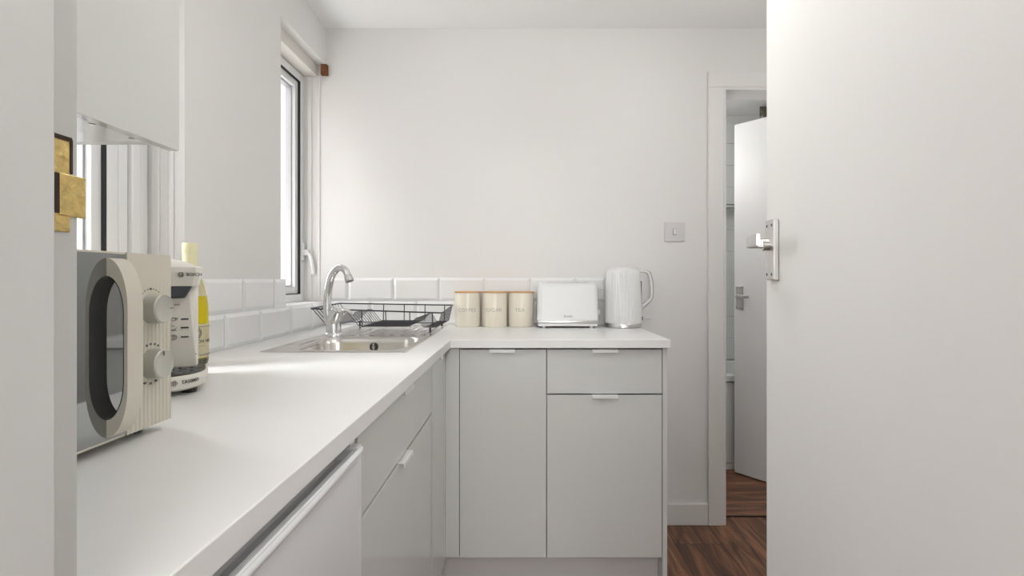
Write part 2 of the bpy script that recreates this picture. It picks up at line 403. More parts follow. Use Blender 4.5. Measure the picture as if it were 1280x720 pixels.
struct('wall_outside_near', b, M['brick'])
struct('wall_outside', bx(-2.7, -2.6, -1, 5.5, -1, 2.6), M['brick'])
# ------------------------------------------------------------------ tiled splashbacks
def bevel_tile(bm, u0, u1, v0, v1, mapf, th=.008, bv=.012):
    o = [(u0, v0), (u1, v0), (u1, v1), (u0, v1)]
    bu = min(bv, (u1-u0)*.3); bw = min(bv, (v1-v0)*.3)
    i = [(u0+bu, v0+bw), (u1-bu, v0+bw), (u1-bu, v1-bw), (u0+bu, v1-bw)]
    A = [bm.verts.new(mapf(u, v, 0)) for u, v in o]; B = [bm.verts.new(mapf(u, v, th*.35)) for u, v in o]; D = [bm.verts.new(mapf(u, v, th)) for u, v in i]
    for k in range(4):
        bm.faces.new((A[k], A[(k+1) % 4], B[(k+1) % 4], B[k])); bm.faces.new((B[k], B[(k+1) % 4], D[(k+1) % 4], D[k]))
    bm.faces.new(D); bm.faces.new(A[::-1])
def splash(name, rows, mapf, lim, label, back=None, th=.008):
    t = thing(name, label, 'splashback', mapf(lim[0], WZ, 0))
    b = BM()
    for (v0, v1, joints) in rows:
        js = sorted(joints)
        for a, c in zip(js, js[1:]):
            a2, c2 = max(a, lim[0]), min(c, lim[1])
            if c2-a2 > .012: bevel_tile(b, a2+.0008, c2-.0008, v0+.0008, v1-.0008, mapf, th)
    obj('tiles', b, M['tile'], t)
    bb = BM(); v0 = min(r[0] for r in rows); v1 = max(r[1] for r in rows)
    p0 = Vector(mapf(lim[0], v0, back or -.0)); p1 = Vector(mapf(lim[1], v1, .0022))
    box(bb, min(p0.x, p1.x), max(p0.x, p1.x), min(p0.y, p1.y), max(p0.y, p1.y), v0, v1)
    obj('grout', bb, M['grout'], t)
    return t
J = lambda px: (px-652)*.003646
splash('tile_splashback', [(WZ, 1.017, [J(407.3)+.2067*k-.2067 for k in range(8)]), (1.017, 1.123, [J(435.7)+.2067*k-.2067 for k in range(8)])],
       lambda u, v, d: (u, BY-.001-d, v), (XL+.012, .382), 'glossy white brick-shaped tile splashback along the back wall behind canisters and toaster')
splash('tile_splashback', [(WZ, 1.012, [1.73-.205*k for k in range(-2, 4)]), (1.012, 1.116, [1.83-.205*k for k in range(-2, 4)])],
       lambda u, v, d: (XL+.0155+d, u, v), (1.374, 1.922), 'two rows of glossy white tiles on the wall pier beside the wine bottle', back=-.0155)
splash('tile_splashback', [(WZ, ZS+.01, [1.922+.205*k+.07 for k in range(-2, 4)])],
       lambda u, v, d: (XL+.001+d, u, v), (1.924, BY-.012), 'single row of white tiles under the sink window sill')
splash('tile_splashback', [(WZ, ZS+.01, [1.32-.205*k for k in range(-2, 7)])],
       lambda u, v, d: (XL+.001+d, u, v), (.32, 1.372), 'single row of white tiles behind microwave and coffee machine')

# ------------------------------------------------------------------ worktop
SX0, SX1, SY0, SY1 = -.741, -.326, 1.465, 2.318      # sink outline
BX0, BX1, BY0, BY1 = -.700, -.350, 1.505, 1.845      # bowl
XF = -.242; YF = 1.768; XE = .508
b = cells(BM(), [XL+.001, BX0-.01, BX1+.01, XF, XE], [.302, BY0-.01, YF, BY1+.01, BY-.001],
          lambda x, y: (x < XF or y > YF) and not (BX0-.01 < x < BX1+.01 and BY0-.01 < y < BY1+.01), WZ-.028, WZ)
tag(obj('worktop', b, M['work'], bevel=.0015), 'continuous L-shaped white laminate worktop running round the corner', 'worktop')

# ------------------------------------------------------------------ base cabinets
ZC0, ZC1 = .158, .876
FY = 1.788      # door face plane of back run
FXL = -.262     # door face plane of left run
def edge_pull(parent, x, y, z, axis, L=.088):
    """thin pull clipped over the top edge of a front"""
    b = BM()
    if axis == 'y':   # front looks to -y
        box(b, x-L/2, x+L/2, y-.011, y+.012, z-.0002, z+.0016); box(b, x-L/2, x+L/2, y-.013, y-.0105, z-.010, z+.0016, r=.0005)
    else:             # front looks to +x
        box(b, x-.012, x+.011, y-L/2, y+L/2, z-.0002, z+.0016); box(b, x+.0105, x+.013, y-L/2, y+L/2, z-.010, z+.0016, r=.0005)
    return obj('handle', b, M['alu'], parent)
def carcass(bm, x0, x1, y0, y1, z0, z1, t=.016):
    box(bm, x0, x0+t, y0, y1, z0, z1); box(bm, x1-t, x1, y0, y1, z0, z1); box(bm, x0+t, x1-t, y0, y1, z0, z0+t)
    return bm
g = .0016
# back run, left cabinet
t = thing('base_cabinet', 'pale grey gloss base cabinet with one tall door under the canisters', 'cabinet', (-.064, FY+.3, 0))
b = carcass(BM(), -.2125, .0855, FY+.02, BY-.03, ZC0, ZC1-.002); box(b, -.1965, .0695, BY-.04, BY-.03, ZC0, ZC1-.002); obj('body', b, M['carcass'], t)
d = obj('door', bx(-.2145+g, .0862-g, FY, FY+.018, ZC0, ZC1-.003, r=.0008), M['gloss'], t); edge_pull(d, -.0670, FY, ZC1-.003, 'y')
t = thing('base_cabinet', 'pale grey gloss base cabinet with drawer over door under the toaster and kettle', 'cabinet', (.285, FY+.3, 0))
b = carcass(BM(), .0868, .483, FY+.02, BY-.03, ZC0, ZC1-.002); box(b, .103, .467, BY-.04, BY-.03, ZC0, ZC1-.002); obj('body', b, M['carcass'], t)
d = obj('drawer', bx(.0862+g, .484-g, FY, FY+.018, .7215, ZC1-.003, r=.0008), M['gloss'], t); edge_pull(d, .286, FY, ZC1-.003, 'y')
d = obj('door', bx(.0862+g, .484-g, FY, FY+.018, ZC0, .7165, r=.0008), M['gloss'], t); edge_pull(d, .286, FY, .7165, 'y')
tag(obj('end_panel', bx(.4845, .5005, FY-.002, BY-.002, 0, WZ-.029, r=.0008), M['gloss']), 'pale grey panel closing the right end of the cabinets', 'end panel')
b = BM(); box(b, -.24, -.2148, FY+.001, FY+.019, ZC0, WZ-.029)
box(b, FXL-.02, FXL+.0, 1.776, FY+.04, .1495, WZ-.029); box(b, FXL+0.0, -.238, FY+.001, FY+.019, ZC0, WZ-.029)
tag(obj('corner_post', b, M['gloss'], bevel=.001), 'narrow pale grey filler post in the inside corner of the cabinets', 'corner filler')
b = BM(); box(b, FXL-.062, .4835, FY+.055, FY+.07, 0, .155); box(b, FXL-.077, FXL-.062, .31, FY+.07, 0, .150)
tag(obj('plinth', b, M['plinth']), 'recessed grey plinth under the base cabinets', 'plinth')
# left run
t = thing('base_cabinet', 'narrow pale grey cabinet beside the inside corner on the sink side', 'cabinet', (-.5, 1.65, 0))
b = BM(); box(b, -.86, FXL-.021, 1.758, 1.772, ZC0, .70); box(b, -.86, FXL-.021, 1.524, 1.54, ZC0, .70); box(b, -.86, FXL-.021, 1.54, 1.758, ZC0, ZC0+.016); obj('body', b, M['carcass'], t)
d = obj('door', bx(FXL-.018, FXL, 1.522+g, 1.774-g, .1495, ZC1-.003, r=.0008), M['gloss'], t); edge_pull(d, FXL, 1.635, ZC1-.003, 'x', .04)
t = thing('base_cabinet', 'wide pale grey cabinet with drawer over door between fridge and corner', 'cabinet', (-.5, 1.17, 0))
b = BM(); box(b, -.86, FXL-.021, .832, .848, ZC0, WZ-.030); box(b, -.86, FXL-.021, 1.504, 1.520, ZC0, .70); box(b, -.86, FXL-.021, .848, 1.504, ZC0, ZC0+.016); obj('body', b, M['carcass'], t)
d = obj('drawer', bx(FXL-.018, FXL, .830+g, 1.522-g, .7260, ZC1-.003, r=.0008), M['gloss'], t); edge_pull(d, FXL, 1.16, ZC1-.003, 'x')
d = obj('door', bx(FXL-.018, FXL, .830+g, 1.522-g, .1495, .7195, r=.0008), M['gloss'], t); edge_pull(d, FXL, 1.155, .7195, 'x')
# fridge
t = thing('fridge', 'white under-counter fridge with scooped handle along the top of its door', 'fridge', (-.55, .57, 0))
b = bx(-.86, -.318, .306, .823, .157, .872, r=.004); obj('body', b, M['fridge'], t)
b = BM()
prof = [(-.312, .16), (-.253, .16), (-.250, .165), (-.250, .838), (-.2455, .842), (-.2445, .850), (-.249, .8545), (-.256, .854), (-.263, .846), (-.272, .838), (-.283, .836), (-.296, .843), (-.306, .858), (-.312, .872)]
prism(b, prof, 'y', .312, .795)
obj('door', b, M['fridge'], t, smooth=True)
b = BM(); pts = []
for i in range(13):
    a = i/12; y = .795+.024*a
    pts.append(y)
box(b, -.312, -.251, .795, .819, .16, .856, r=.004); d = obj('door_end', b, M['fridge'], t)
b = BM()
N = 24; rings = []
for i in range(N+1):
    y = .312+(.815-.312)*i/N; bulge = .005*math.sin(PI*i/N)**.5 if 0 < i < N else 0
    xs = -.249+bulge; r = []
    for k in range(10):
        a = 2*PI*k/10; r.append(b.verts.new((xs-.003+.0040*math.cos(a), y, .8475+.0055*math.sin(a))))
    rings.append(r)
for a, c in zip(rings, rings[1:]):
    for k in range(10): b.faces.new((a[k], a[(k+1) % 10], c[(k+1) % 10], c[k]))
b.faces.new(rings[0]); b.faces.new(rings[-1][::-1])
obj('handle', b, M['fridge'], t, smooth=True)
obj('hinge_cap', bx(-.285, -.262, .797, .818, .8562, .866, r=.002), M['fridge'], t)
# wall cabinet
t = thing('wall_cabinet', 'pale grey gloss wall cabinet hanging at the top left', 'cabinet', (-.72, .6, 1.6))
b = BM(); Z0, Z1 = 1.3356, 2.12
box(b, -.889, -.590, .842, .860, Z0, Z1); box(b, -.889, -.590, .306, .322, Z0, Z1); box(b, -.889, -.590, .322, .842, Z1-.018, Z1); box(b, -.889, -.875, .322, .842, Z0+.018, Z1-.018)
obj('body', b, M['carcass'], t)
obj('bottom_panel', bx(-.889, -.590, .322, .842, Z0, Z0+.018), M['underside'], t)
obj('door', bx(-.588, -.570, .306, .866, Z0-.009, Z1, r=.001), M['gloss'], t)
b = BM(); box(b, -.5955, -.593, .66, .835, Z0-.0012, Z0+.0); obj('door_seal', b, M['gasket'], t)
for y in (.70, .745, .82): obj('screw_cap', lathe([(.004, -.0015), (.004, 0)], 12, (-.615, y, Z0)), M['satin'], t)

# ------------------------------------------------------------------ sink
def rrect(x0, x1, y0, y1, r, n=16):
    o = []
    for (cx_, cy_, a0) in ((x1-r, y1-r, 0), (x0+r, y1-r, PI/2), (x0+r, y0+r, PI), (x1-r, y0+r, 1.5*PI)):
        for k in range(n):
            a = a0 + PI/2*k/(n-1); o.append((cx_+r*math.cos(a), cy_+r*math.sin(a)))
    return o
t = thing('kitchen_sink', 'inset stainless steel sink with bowl and ridged drainer', 'sink', ((SX0+SX1)/2, (SY0+SY1)/2, WZ))
def loops(bm, LP, cap=True):
    R = [[bm.verts.new((x, y, z)) for x, y in l] for (l, z) in LP]
    n = len(R[0])
    for a, c in zip(R, R[1:]):
        for i in range(n): bm.faces.new((a[i], a[(i+1) % n], c[(i+1) % n], c[i]))
    if cap: bm.faces.new(R[-1])
    return bm
b = BM()
loops(b, [(rrect(SX0, SX1, SY0, SY1, .006), WZ+.0005), (rrect(SX0+.003, SX1-.003, SY0+.003, SY1-.003, .006), WZ+.0035),
          (rrect(SX0+.012, SX1-.012, SY0+.012, SY1-.012, .012), WZ+.003), (rrect(SX0+.018, SX1-.018, SY0+.018, SY1-.018, .02), WZ+.0012),
          (rrect(BX0-.004, BX1+.004, BY0-.004, BY1+.004, .074), WZ+.0012), (rrect(BX0, BX1, BY0, BY1, .07), WZ-.002),
          (rrect(BX0+.006, BX1-.006, BY0+.006, BY1-.006, .066), WZ-.02), (rrect(BX0+.014, BX1-.014, BY0+.014, BY1-.014, .06), WZ-.12),
          (rrect(BX0+.03, BX1-.03, BY0+.03, BY1-.03, .05), WZ-.145), (rrect(BX0+.06, BX1-.06, BY0+.06, BY1-.06, .04), WZ-.15)])
obj('basin', b, M['steel'], t, smooth=True)
b = BM()
for i in range(9):
    x = -.66 + i*.037
    prism(b, [(x-.009, WZ+.001), (x-.006, WZ+.0042), (x+.006, WZ+.0042), (x+.009, WZ+.001)], 'y', 1.90+.0, 2.26)
obj('drainer_ridges', b, M['steel'], t, smooth=True)
t2 = BM()
def disc_y(bm, x, y, z, r, th, n=24, r2=None):
    A = [bm.verts.new((x+r*math.cos(2*PI*k/n), y, z+r*math.sin(2*PI*k/n))) for k in range(n)]
    B = [bm.verts.new((x+(r2 or r)*math.cos(2*PI*k/n), y-th, z+(r2 or r)*math.sin(2*PI*k/n))) for k in range(n)]
    for k in range(n): bm.faces.new((A[k], A[(k+1) % n], B[(k+1) % n], B[k]))
    bm.faces.new(A[::-1]); bm.faces.new(B); return bm
disc_y(t2, -.522, BY1-.008, WZ-.032, .0155, .003, r2=.0145)
o = obj('overflow', t2, M['gasket'], t, smooth=True)
b = BM(); box(b, -.5245, -.5195, BY1-.0125, BY1-.0105, WZ-.046, WZ-.018); disc_y(b, -.522, BY1-.010, WZ-.034, .005, .003)
obj('overflow_bar', b, M['chrome'], o)
b = lathe([(.038, 0), (.036, .002), (.022, .0005), (.0, .0005)][:3], 32, ((BX0+BX1)/2, (BY0+BY1)/2, WZ-.1498)); obj('waste', b, M['chrome'], t, smooth=True)

# tap
TX, TY = -.690, 1.900
t = thing('mixer_tap', 'chrome mixer tap with curved swan-neck spout on the sink', 'tap', (TX, TY, WZ))
b = lathe([(.033, .0012), (.033, .006), (.030, .010), (.027, .013), (.0255, .055), (.026, .064)], 36, (TX+.004, TY, WZ)); obj('tap_body', b, M['chrome'], t, smooth=True)
b = BM()
sp = smooth_path([(TX-.014, TY, WZ+.045), (TX-.020, TY-.002, WZ+.10), (TX-.013, TY-.008, WZ+.165), (TX+.005, TY-.022, WZ+.220), (TX+.035, TY-.040, WZ+.247), (TX+.064, TY-.055, WZ+.240), (TX+.078, TY-.063, WZ+.214)], 6)
nn = len(sp); tube(b, sp, [.0145-.0025*(i/nn) for i in range(nn)], 16)
s = obj('spout', b, M['chrome'], t, smooth=True)
b = BM(); e = sp[-1]; e0 = sp[-3]; dr = (e-e0).normalized()
tube(b, [e-dr*.006, e+dr*.008, e+dr*.016], [.0138, .0150, .0150], 16); obj('aerator', b, M['satin'], s, smooth=True)
b = BM(); tube(b, [(TX+.004, TY-.004, WZ+.055), (TX+.022, TY-.020, WZ+.090), (TX+.027, TY-.024, WZ+.100), (TX+.029, TY-.026, WZ+.104)], [.024, .0235, .020, .012], 20)
obj('cartridge', b, M['chrome'], t, smooth=True)
b = BM(); tube(b, smooth_path([(TX+.024, TY-.018, WZ+.095), (TX+.055, TY-.02, WZ+.094), (TX+.085, TY-.022, WZ+.080)], 5), [.009]*6+[.007]*5, 12)
obj('lever', b, M['chrome'], t, smooth=True)

# dish rack
t = thing('dish_rack', 'black wire dish drainer rack standing on the sink drainer', 'dish rack', (-.53, 2.05, WZ))
RY0, RY1 = 1.950, 2.262
def rimz(x, y): return 1.0045 - .016*(x+.79)/.49*(1-.5*(y-RY0)/.31) + .006*(y-RY0)/.31
P = [(-.765, None), (-.718, .948), (-.708, .940), (-.690, .938), (-.640, .985), (-.634, .986), (-.628, .983), (-.596, .940), (-.588, .937), (-.415, .937), (-.387, .968), (-.382, .969), (-.377, .966), (-.361, .938), (-.355, .934), (-.312, .934), (-.306, .938), (-.292, None)]
def wirepath(y):
    dz = 0
    return [Vector((x*1.03, y, rimz(x, y) if z is None else z-.0+dz)) for x, z in P]
b = BM(); NW = 11
for i in range(NW):
    y = RY0+.008+(RY1-RY0-.016)*i/(NW-1)
    tube(b, wirepath(y), .0014, 6)
obj('wire_basket', b, M['wire'], t, smooth=True)
b = BM()
cr = [(-.790, RY0), (-.301, RY0), (-.298, RY0+.01), (-.298, RY1-.01), (-.301, RY1), (-.790, RY1), (-.793, RY1-.01), (-.793, RY0+.01)]
tube(b, [(x, y, rimz(x, y)) for x, y in cr], .0028, 8, closed=True)
obj('rim', b, M['wire'], t, smooth=True)
for x, z in ((-.600, .936), (-.510, .936), (-.420, .936), (-.335, .934)):
    for y, s_ in ((RY0, 1), (RY1, -1)):
        b = BM(); tube(b, [(x, y, rimz(x, y)), (x, y+.006*s_, z), (x, y+.012*s_, z-.001)], .0020, 6)
        obj('side_bar', b, M['wire'], t, smooth=True)
for y in (RY1-.09,):
    b = BM(); tube(b, [(x, y, z) for x, z in ((-.725, .937), (-.60, .935), (-.325, .932))], .002, 6)
    obj('base_rail', b, M['wire'], t, smooth=True)
for (x, y) in ((-.70, RY0+.012), (-.345, RY0+.012), (-.70, RY1-.012), (-.345, RY1-.012)):
    b = BM(); tube(b, [(x, y, .936), (x, y, WZ+.0042)], .0042, 10); obj('foot', b, M['wire'], t, smooth=True)

# ------------------------------------------------------------------ canisters
for i, (x, txt, where) in enumerate(((-.2375, 'COFFEE', 'left, beside the dish rack'), (-.1185, 'SUGAR', 'in the middle of the three'), (-.0020, 'TEA', 'right, beside the toaster'))):
    y = 2.292
    t = thing('canister', 'cream %s canister with wooden lid, %s' % (txt.lower(), where), 'canister', (x, y, WZ), group='kitchen canisters')
    body = obj('body', lathe([(.0535, 0), (.0555, .002), (.0562, .004), (.0562, .146), (.0550, .148)], 64, (x, y, WZ)), M['canister'], t, smooth=True)
    obj('lid', lathe([(.0575, .148), (.0580, .149), (.0580, .1535), (.0570, .1545)], 64, (x, y, WZ)), M['bamboo'], t, smooth=True)
    ang = math.atan2(-y, -x)
    off = (.004 if i == 0 else .006) / .0562
    obj('lettering', wrap(text_bm(txt, .0225, -.0003, 1.12), .0562, ang-off, (x, y), WZ+.074), M['lightink'], body)

# ------------------------------------------------------------------ toaster
TX0, TX1, TY0, TY1 = .066, .326, 2.195, 2.345
t = thing('toaster', 'white ribbed two-slice toaster with chrome base band', 'toaster', ((TX0+TX1)/2, (TY0+TY1)/2, WZ))
b = BM(); box(b, TX0+.004, TX1-.004, TY0+.004, TY1-.004, WZ+.008, WZ+.020, r=.003)
obj('base', b, M['white_plastic'], t, smooth=True)
obj('chrome_band', bx(TX0+.001, TX1-.001, TY0+.001, TY1-.001, WZ+.020, WZ+.033, r=.002), M['satin'], t, smooth=True)
# body: superellipse section extruded, ribs on front
def ribbed(bm, x0, x1, y0, y1, z0, z1, r, nrib, amp, taper=.0):
    cx_, cy_ = (x0+x1)/2, (y0+y1)/2
    def outline(ins, tz, a):
        hx = (x1-x0)/2-ins-tz; hy = (y1-y0)/2-ins-tz*.6; rr = max(r-ins, .004); o = []
        for sgn in (1, -1):
            nf = nrib*2
            xs = [(-hx+rr)+(2*(hx-rr))*k/nf for k in range(nf+1)]
            for k, xx in enumerate(xs):
                o.append((cx_+xx*sgn, cy_-(hy-(a if k % 2 else 0))*sgn))
            for k in range(1, 8):
                q = -PI/2 + PI*k/16
                o.append((cx_+sgn*(hx-rr+rr*math.cos(q)), cy_+sgn*(-hy+rr+rr*math.sin(q))))
            o.append((cx_+sgn*hx, cy_))
            for k in range(1, 8):
                q = PI*k/16
                o.append((cx_+sgn*(hx-rr+rr*math.cos(q)), cy_+sgn*(hy-rr+rr*math.sin(q))))
        return o
    LP = [(outline(0, 0, 0), z0)]
    LP.append((outline(0, 0, amp), z0+.004))
    LP.append((outline(0, taper*.85, amp), z1-.022)); LP.append((outline(.002, taper, 0), z1-.012)); LP.append((outline(.007, taper, 0), z1-.004)); LP.append((outline(.014, taper, 0), z1))
    R = [[bm.verts.new((x, y, z)) for x, y in l] for l, z in LP]; n = len(R[0])
    for a, c in zip(R, R[1:]):
        for i in range(n): bm.faces.new((a[i], a[(i+1) % n], c[(i+1) % n], c[i]))
    bm.faces.new(R[0][::-1]); bm.faces.new(R[-1]); return bm
o = obj('body', ribbed(BM(), TX0, TX1, TY0, TY1, WZ+.033, WZ+.192, .022, 25, .0020, .004), M['white_plastic'], t, smooth=True)
for y in (TY0+.05, TY0+.1): obj('slot', bx(TX0+.04, TX1-.04, y-.012, y+.012, WZ+.1905, WZ+.1925), M['darkplastic'], t)
for x in (TX0+.03, TX1-.03):
    for y in (TY0+.02, TY1-.02): obj('foot', lathe([(.007, 0), (.008, .009)], 16, (x, y, WZ)), M['white_plastic'], t)
obj('lettering', front(text_bm('Breville', .0125, 0, 1.0), .197, TY0-.0002, WZ+.051), M['lightink'], o)
b = BM(); box(b, TX1-.004, TX1+.022, TY0+.058, TY0+.088, WZ+.160, WZ+.166, r=.002); box(b, TX1-.004, TX1+.012, TY0+.062, TY0+.084, WZ+.166, WZ+.171, r=.002)
k = obj('lever', b, M['satin'], t, smooth=True)
b = BM(); tube(b, [(TX1-.003, TY0+.07, WZ+.062), (TX1+.012, TY0+.07, WZ+.062), (TX1+.014, TY0+.07, WZ+.062)], [.015, .014, .012], 20); obj('dial', b, M['white_plastic'], t, smooth=True)
b = BM(); box(b, TX1-.003, TX1+.001, TY0+.035, TY0+.105, WZ+.035, WZ+.10, r=.001); obj('control_plate', b, M['satin'], t)

# ------------------------------------------------------------------ kettle
KX, KY = .442, 2.262
t = thing('kettle', 'tall white ribbed jug kettle with chrome base ring', 'kettle', (KX, KY, WZ))
obj('base_ring', lathe([(.074, 0), (.0785, .002), (.0785, .017), (.077, .019)], 96, (KX, KY, WZ)), M['satin'], t, smooth=True)
body = obj('body', lathe([(.0775, .019), (.0785, .022), (.0780, .06), (.0755, .14), (.0725, .215), (.0715, .232), (.0690, .243), (.0640, .250), (.056, .254)], 112, (KX, KY, WZ), rib=.0011), M['white_plastic'], t, smooth=True)
obj('lid', lathe([(.054, .253), (.054, .256), (.050, .258), (.02, .259)], 48, (KX, KY, WZ)), M['white_plastic'], t, smooth=True)
def strap(bm, pts, wd, th):
    pts = [Vector(p) for p in pts]; R = []; N = len(pts)
    for i, p in enumerate(pts):
        tt = (pts[min(i+1, N-1)]-pts[max(i-1, 0)]).normalized(); s_ = Vector((0, 1, 0)); nrm = tt.cross(s_).normalized()
        h_ = wd/2; q = th/2
        R.append([bm.verts.new(p+s_*a+nrm*c) for a, c in ((-h_, -q*.5), (-h_*.6, -q), (h_*.6, -q), (h_, -q*.5), (h_, q*.5), (h_*.6, q), (-h_*.6, q), (-h_, q*.5))])
    for a, c in zip(R, R[1:]):
        for k in range(8): bm.faces.new((a[k], a[(k+1) % 8], c[(k+1) % 8], c[k]))
    bm.faces.new(R[0][::-1]); bm.faces.new(R[-1]); return bm
hp = smooth_path([(KX+.060, KY, WZ+.240), (KX+.095, KY, WZ+.241), (KX+.112, KY, WZ+.226), (KX+.121, KY, WZ+.175), (KX+.119, KY, WZ+.127), (KX+.100, KY, WZ+.105), (KX+.074, KY, WZ+.082)], 6)
h = obj('handle', strap(BM(), hp, .026, .013), M['white_plastic'], t, smooth=True)
hp2 = [Vector((p.x+.0075*(1 if 5 < i < 34 else .6), p.y, p.z+(.003 if i < 14 else -.004 if i > 26 else 0))) for i, p in enumerate(hp)][4:]
obj('handle_trim', strap(BM(), hp2, .020, .0035), M['chrome'], h, smooth=True)
obj('water_window', bx(KX+.0715, KX+.0790, KY-.008, KY+.008, WZ+.10, WZ+.20, r=.002), M['darkplastic'], t)
obj('switch', bx(KX+.0760, KX+.0835, KY-.011, KY+.011, WZ+.030, WZ+.045, r=.002), M['darkplastic'], t)
obj('lettering', wrap(text_bm('Breville', .0115, 0), .0785, math.atan2(-KY, -KX)-.1, (KX, KY), WZ+.042), mat('faint_print', (.66, .66, .65), .4), body)

# light switch
t = thing('light_switch', 'silver-grey single light switch on the back wall', 'light switch', (.696, BY, 1.331))
pl_ = obj('plate', bx(.651, .7415, BY-.007, BY, 1.287, 1.375, r=.0015), M['switch'], t)
obj('rocker_surround', bx(.6875, .704, BY-.0082, BY-.006, 1.3165, 1.3445, r=.0008), M['lightink'], pl_)
obj('rocker', bx(.689, .7025, BY-.0115, BY-.006, 1.318, 1.343, r=.0015), M['white_plastic'], t)
tag(obj('cable_clip', bx(.566, .590, BY-.006, BY, .936, .941, r=.002), M['white_plastic']), 'tiny white cable clip on the wall right of the kettle', 'clip')

# ------------------------------------------------------------------ microwave
MY0, MY1, MX = .308, .727, -.487
MZ0, MZ1 = .920, 1.147
t = thing('microwave', 'cream retro microwave with bow handle and mirrored door at the left', 'microwave', (-.68, .52, WZ))
obj('body', bx(-.865, MX-.012, MY0, MY1-.002, MZ0, MZ1, r=.006), M['cream'], t, smooth=True)
# control panel with ribs
PY = .641
b = BM(); N = 11; ys = []; y = PY+.001
pts = [(MX-.013, PY+.001)]
rib0, ribn, pitch = PY+.003, 11, .0072
# ribs start at bottom and fade under the top knob: two stacked extrusions
flat = [(MX-.013, PY+.001), (MX, PY+.001), (MX, MY1-.006), (MX-.003, MY1-.001), (MX-.013, MY1)]
def ribpoly(d):
    p = [(MX-.013, PY+.001), (MX, PY+.001)]
    for i in range(ribn):
        a = rib0+i*pitch
        p += [(MX, a+.0010), (MX-d, a+.0026), (MX-d, a+.0046), (MX, a+.0062)]
    p += [(MX-.003, MY1-.001), (MX-.013, MY1)]
    return p
A, B = ribpoly(.0011), ribpoly(.0011)
levels = [(MZ0+.0, 1.0), (1.050, 1.0), (1.060, .10), (1.105, .10), (1.112, 0), (MZ1-.008, 0), (MZ1-.001, 0)]
rings = []
for (z, s_) in levels:
    top = (z > MZ1-.002)
    rings.append([b.verts.new((x if (x >= MX-.0001 or x < MX-.0015) else MX-(MX-x)*s_, min(yy, MY1-.006) if top else yy, z)) for x, yy in A])
n = len(A)
for a, c in zip(rings, rings[1:]):
    for i in range(n): b.faces.new((a[i], a[(i+1) % n], c[(i+1) % n], c[i]))
b.faces.new(rings[0][::-1]); b.faces.new(rings[-1])
cp = obj('control_panel', b, M['cream'], t)
b = BM()
box(b, MX-.013, MX-.001, MY0, PY-.001, MZ0, MZ1-.001, r=.001)
dr_ = obj('door', b, M['cream'], t)
obj('door_glass', bx(MX-.002, MX, MY0+.001, PY-.002, MZ0+.0035, MZ1-.0035), M['mglass'], dr_)
def knob(z):
    c = Vector((MX, .6835, z)); b = BM()
    def ringx(x, r, n=40): return [b.verts.new((x, c.y+r*math.cos(2*PI*k/n), c.z+r*math.sin(2*PI*k/n))) for k in range(n)]
    R = [ringx(MX-.001, .0195), ringx(MX+.0165, .0192), ringx(MX+.0182, .0178), ringx(MX+.0176, .0170)]
    for a, d_ in zip(R, R[1:]):
        for k in range(40): b.faces.new((a[k], a[(k+1) % 40], d_[(k+1) % 40], d_[k]))
    b.faces.new(R[-1]); b.faces.new(R[0][::-1])
    kb = obj('knob', b, M['cream2'], t, smooth=True)
    return kb, c
for z, dirv in ((1.0745, (1, 0)), (1.0020, (-.1, 1))):
    kb, c = knob(z)
    d_ = Vector((0, dirv[0], dirv[1])).normalized(); b = BM()
    tube(b, [c+Vector((.0180, 0, 0))+d_*.011, c+Vector((.0180, 0, 0))+d_*.0165], .0006, 6); obj('pointer', b, M['ink'], kb)
    for angs in ([[a for a in range(20, 165, 12)]] if z > 1.05 else [[60, 75, 92, 108], [200, 222, 245, 268, 292, 315]]):
     b = BM()
     for q, a in enumerate(angs):
         a = math.radians(a); rr = .0258; s_ = .0009 if (z > 1.05 and q not in (0, 6, 12)) else .0019
         p = Vector((MX, c.y+rr*math.cos(a), c.z+rr*math.sin(a)))
         box(b, p.x-.0008, p.x+.0003, p.y-s_, p.y+s_, p.z-s_*.7, p.z+s_*.7)
     obj('dial_marks', b, M['ink'], cp)
# bow handle: arch in the plane facing the room, 25 mm wide
hy0, hy1 = .610, .635
zc = (1.138+.9265)/2; H = (1.138-.9265)/2
def arch(depth, hh, n=40, e=2.6):
    o_ = []
    for i in range(n+1):
        a = -PI/2+PI*i/n; ca, sa = math.cos(a), math.sin(a)
        o_.append((MX+depth*abs(ca)**(2/e), zc+hh*math.copysign(abs(sa)**(2/e), sa)))
    return o_
def rnd(depth, r, hh, n=10):
    # straight outer bar with round ends
    o_ = [(MX, zc-hh)]
    for i in range(n+1):
        a = -PI/2+PI/2*i/n; o_.append((MX+depth-depth+depth*math.cos(a), zc-hh+r+r*math.sin(a)))
    for i in range(n+1):
        a = PI/2*i/n; o_.append((MX+depth*math.cos(a), zc+hh-r+r*math.sin(a)))
    o_.append((MX, zc+hh)); return o_
outer = rnd(.0248, .060, H); inner = rnd(.0205, .046, H-.021); inner_shade = rnd(.0197, .0455, H-.0222)
b = BM()
def bridge(b, O, I, ya, yb):
    OA = [b.verts.new((x, ya, z)) for x, z in O]; OB = [b.verts.new((x, yb, z)) for x, z in O]
    IA = [b.verts.new((x, ya, z)) for x, z in I]; IB = [b.verts.new((x, yb, z)) for x, z in I]
    n = len(O)
    for i in range(n-1):
        b.faces.new((OA[i], OA[i+1], OB[i+1], OB[i])); b.faces.new((IA[i+1], IA[i], IB[i], IB[i+1]))
        b.faces.new((OA[i+1], OA[i], IA[i], IA[i+1])); b.faces.new((OB[i], OB[i+1], IB[i+1], IB[i]))
    b.faces.new((OA[0], OB[0], IB[0], IA[0])); b.faces.new((OA[-1], IA[-1], IB[-1], OB[-1]))
    return b
hb = obj('handle', bridge(b, outer, inner, hy0, hy1), M['cream'], dr_, smooth=True)
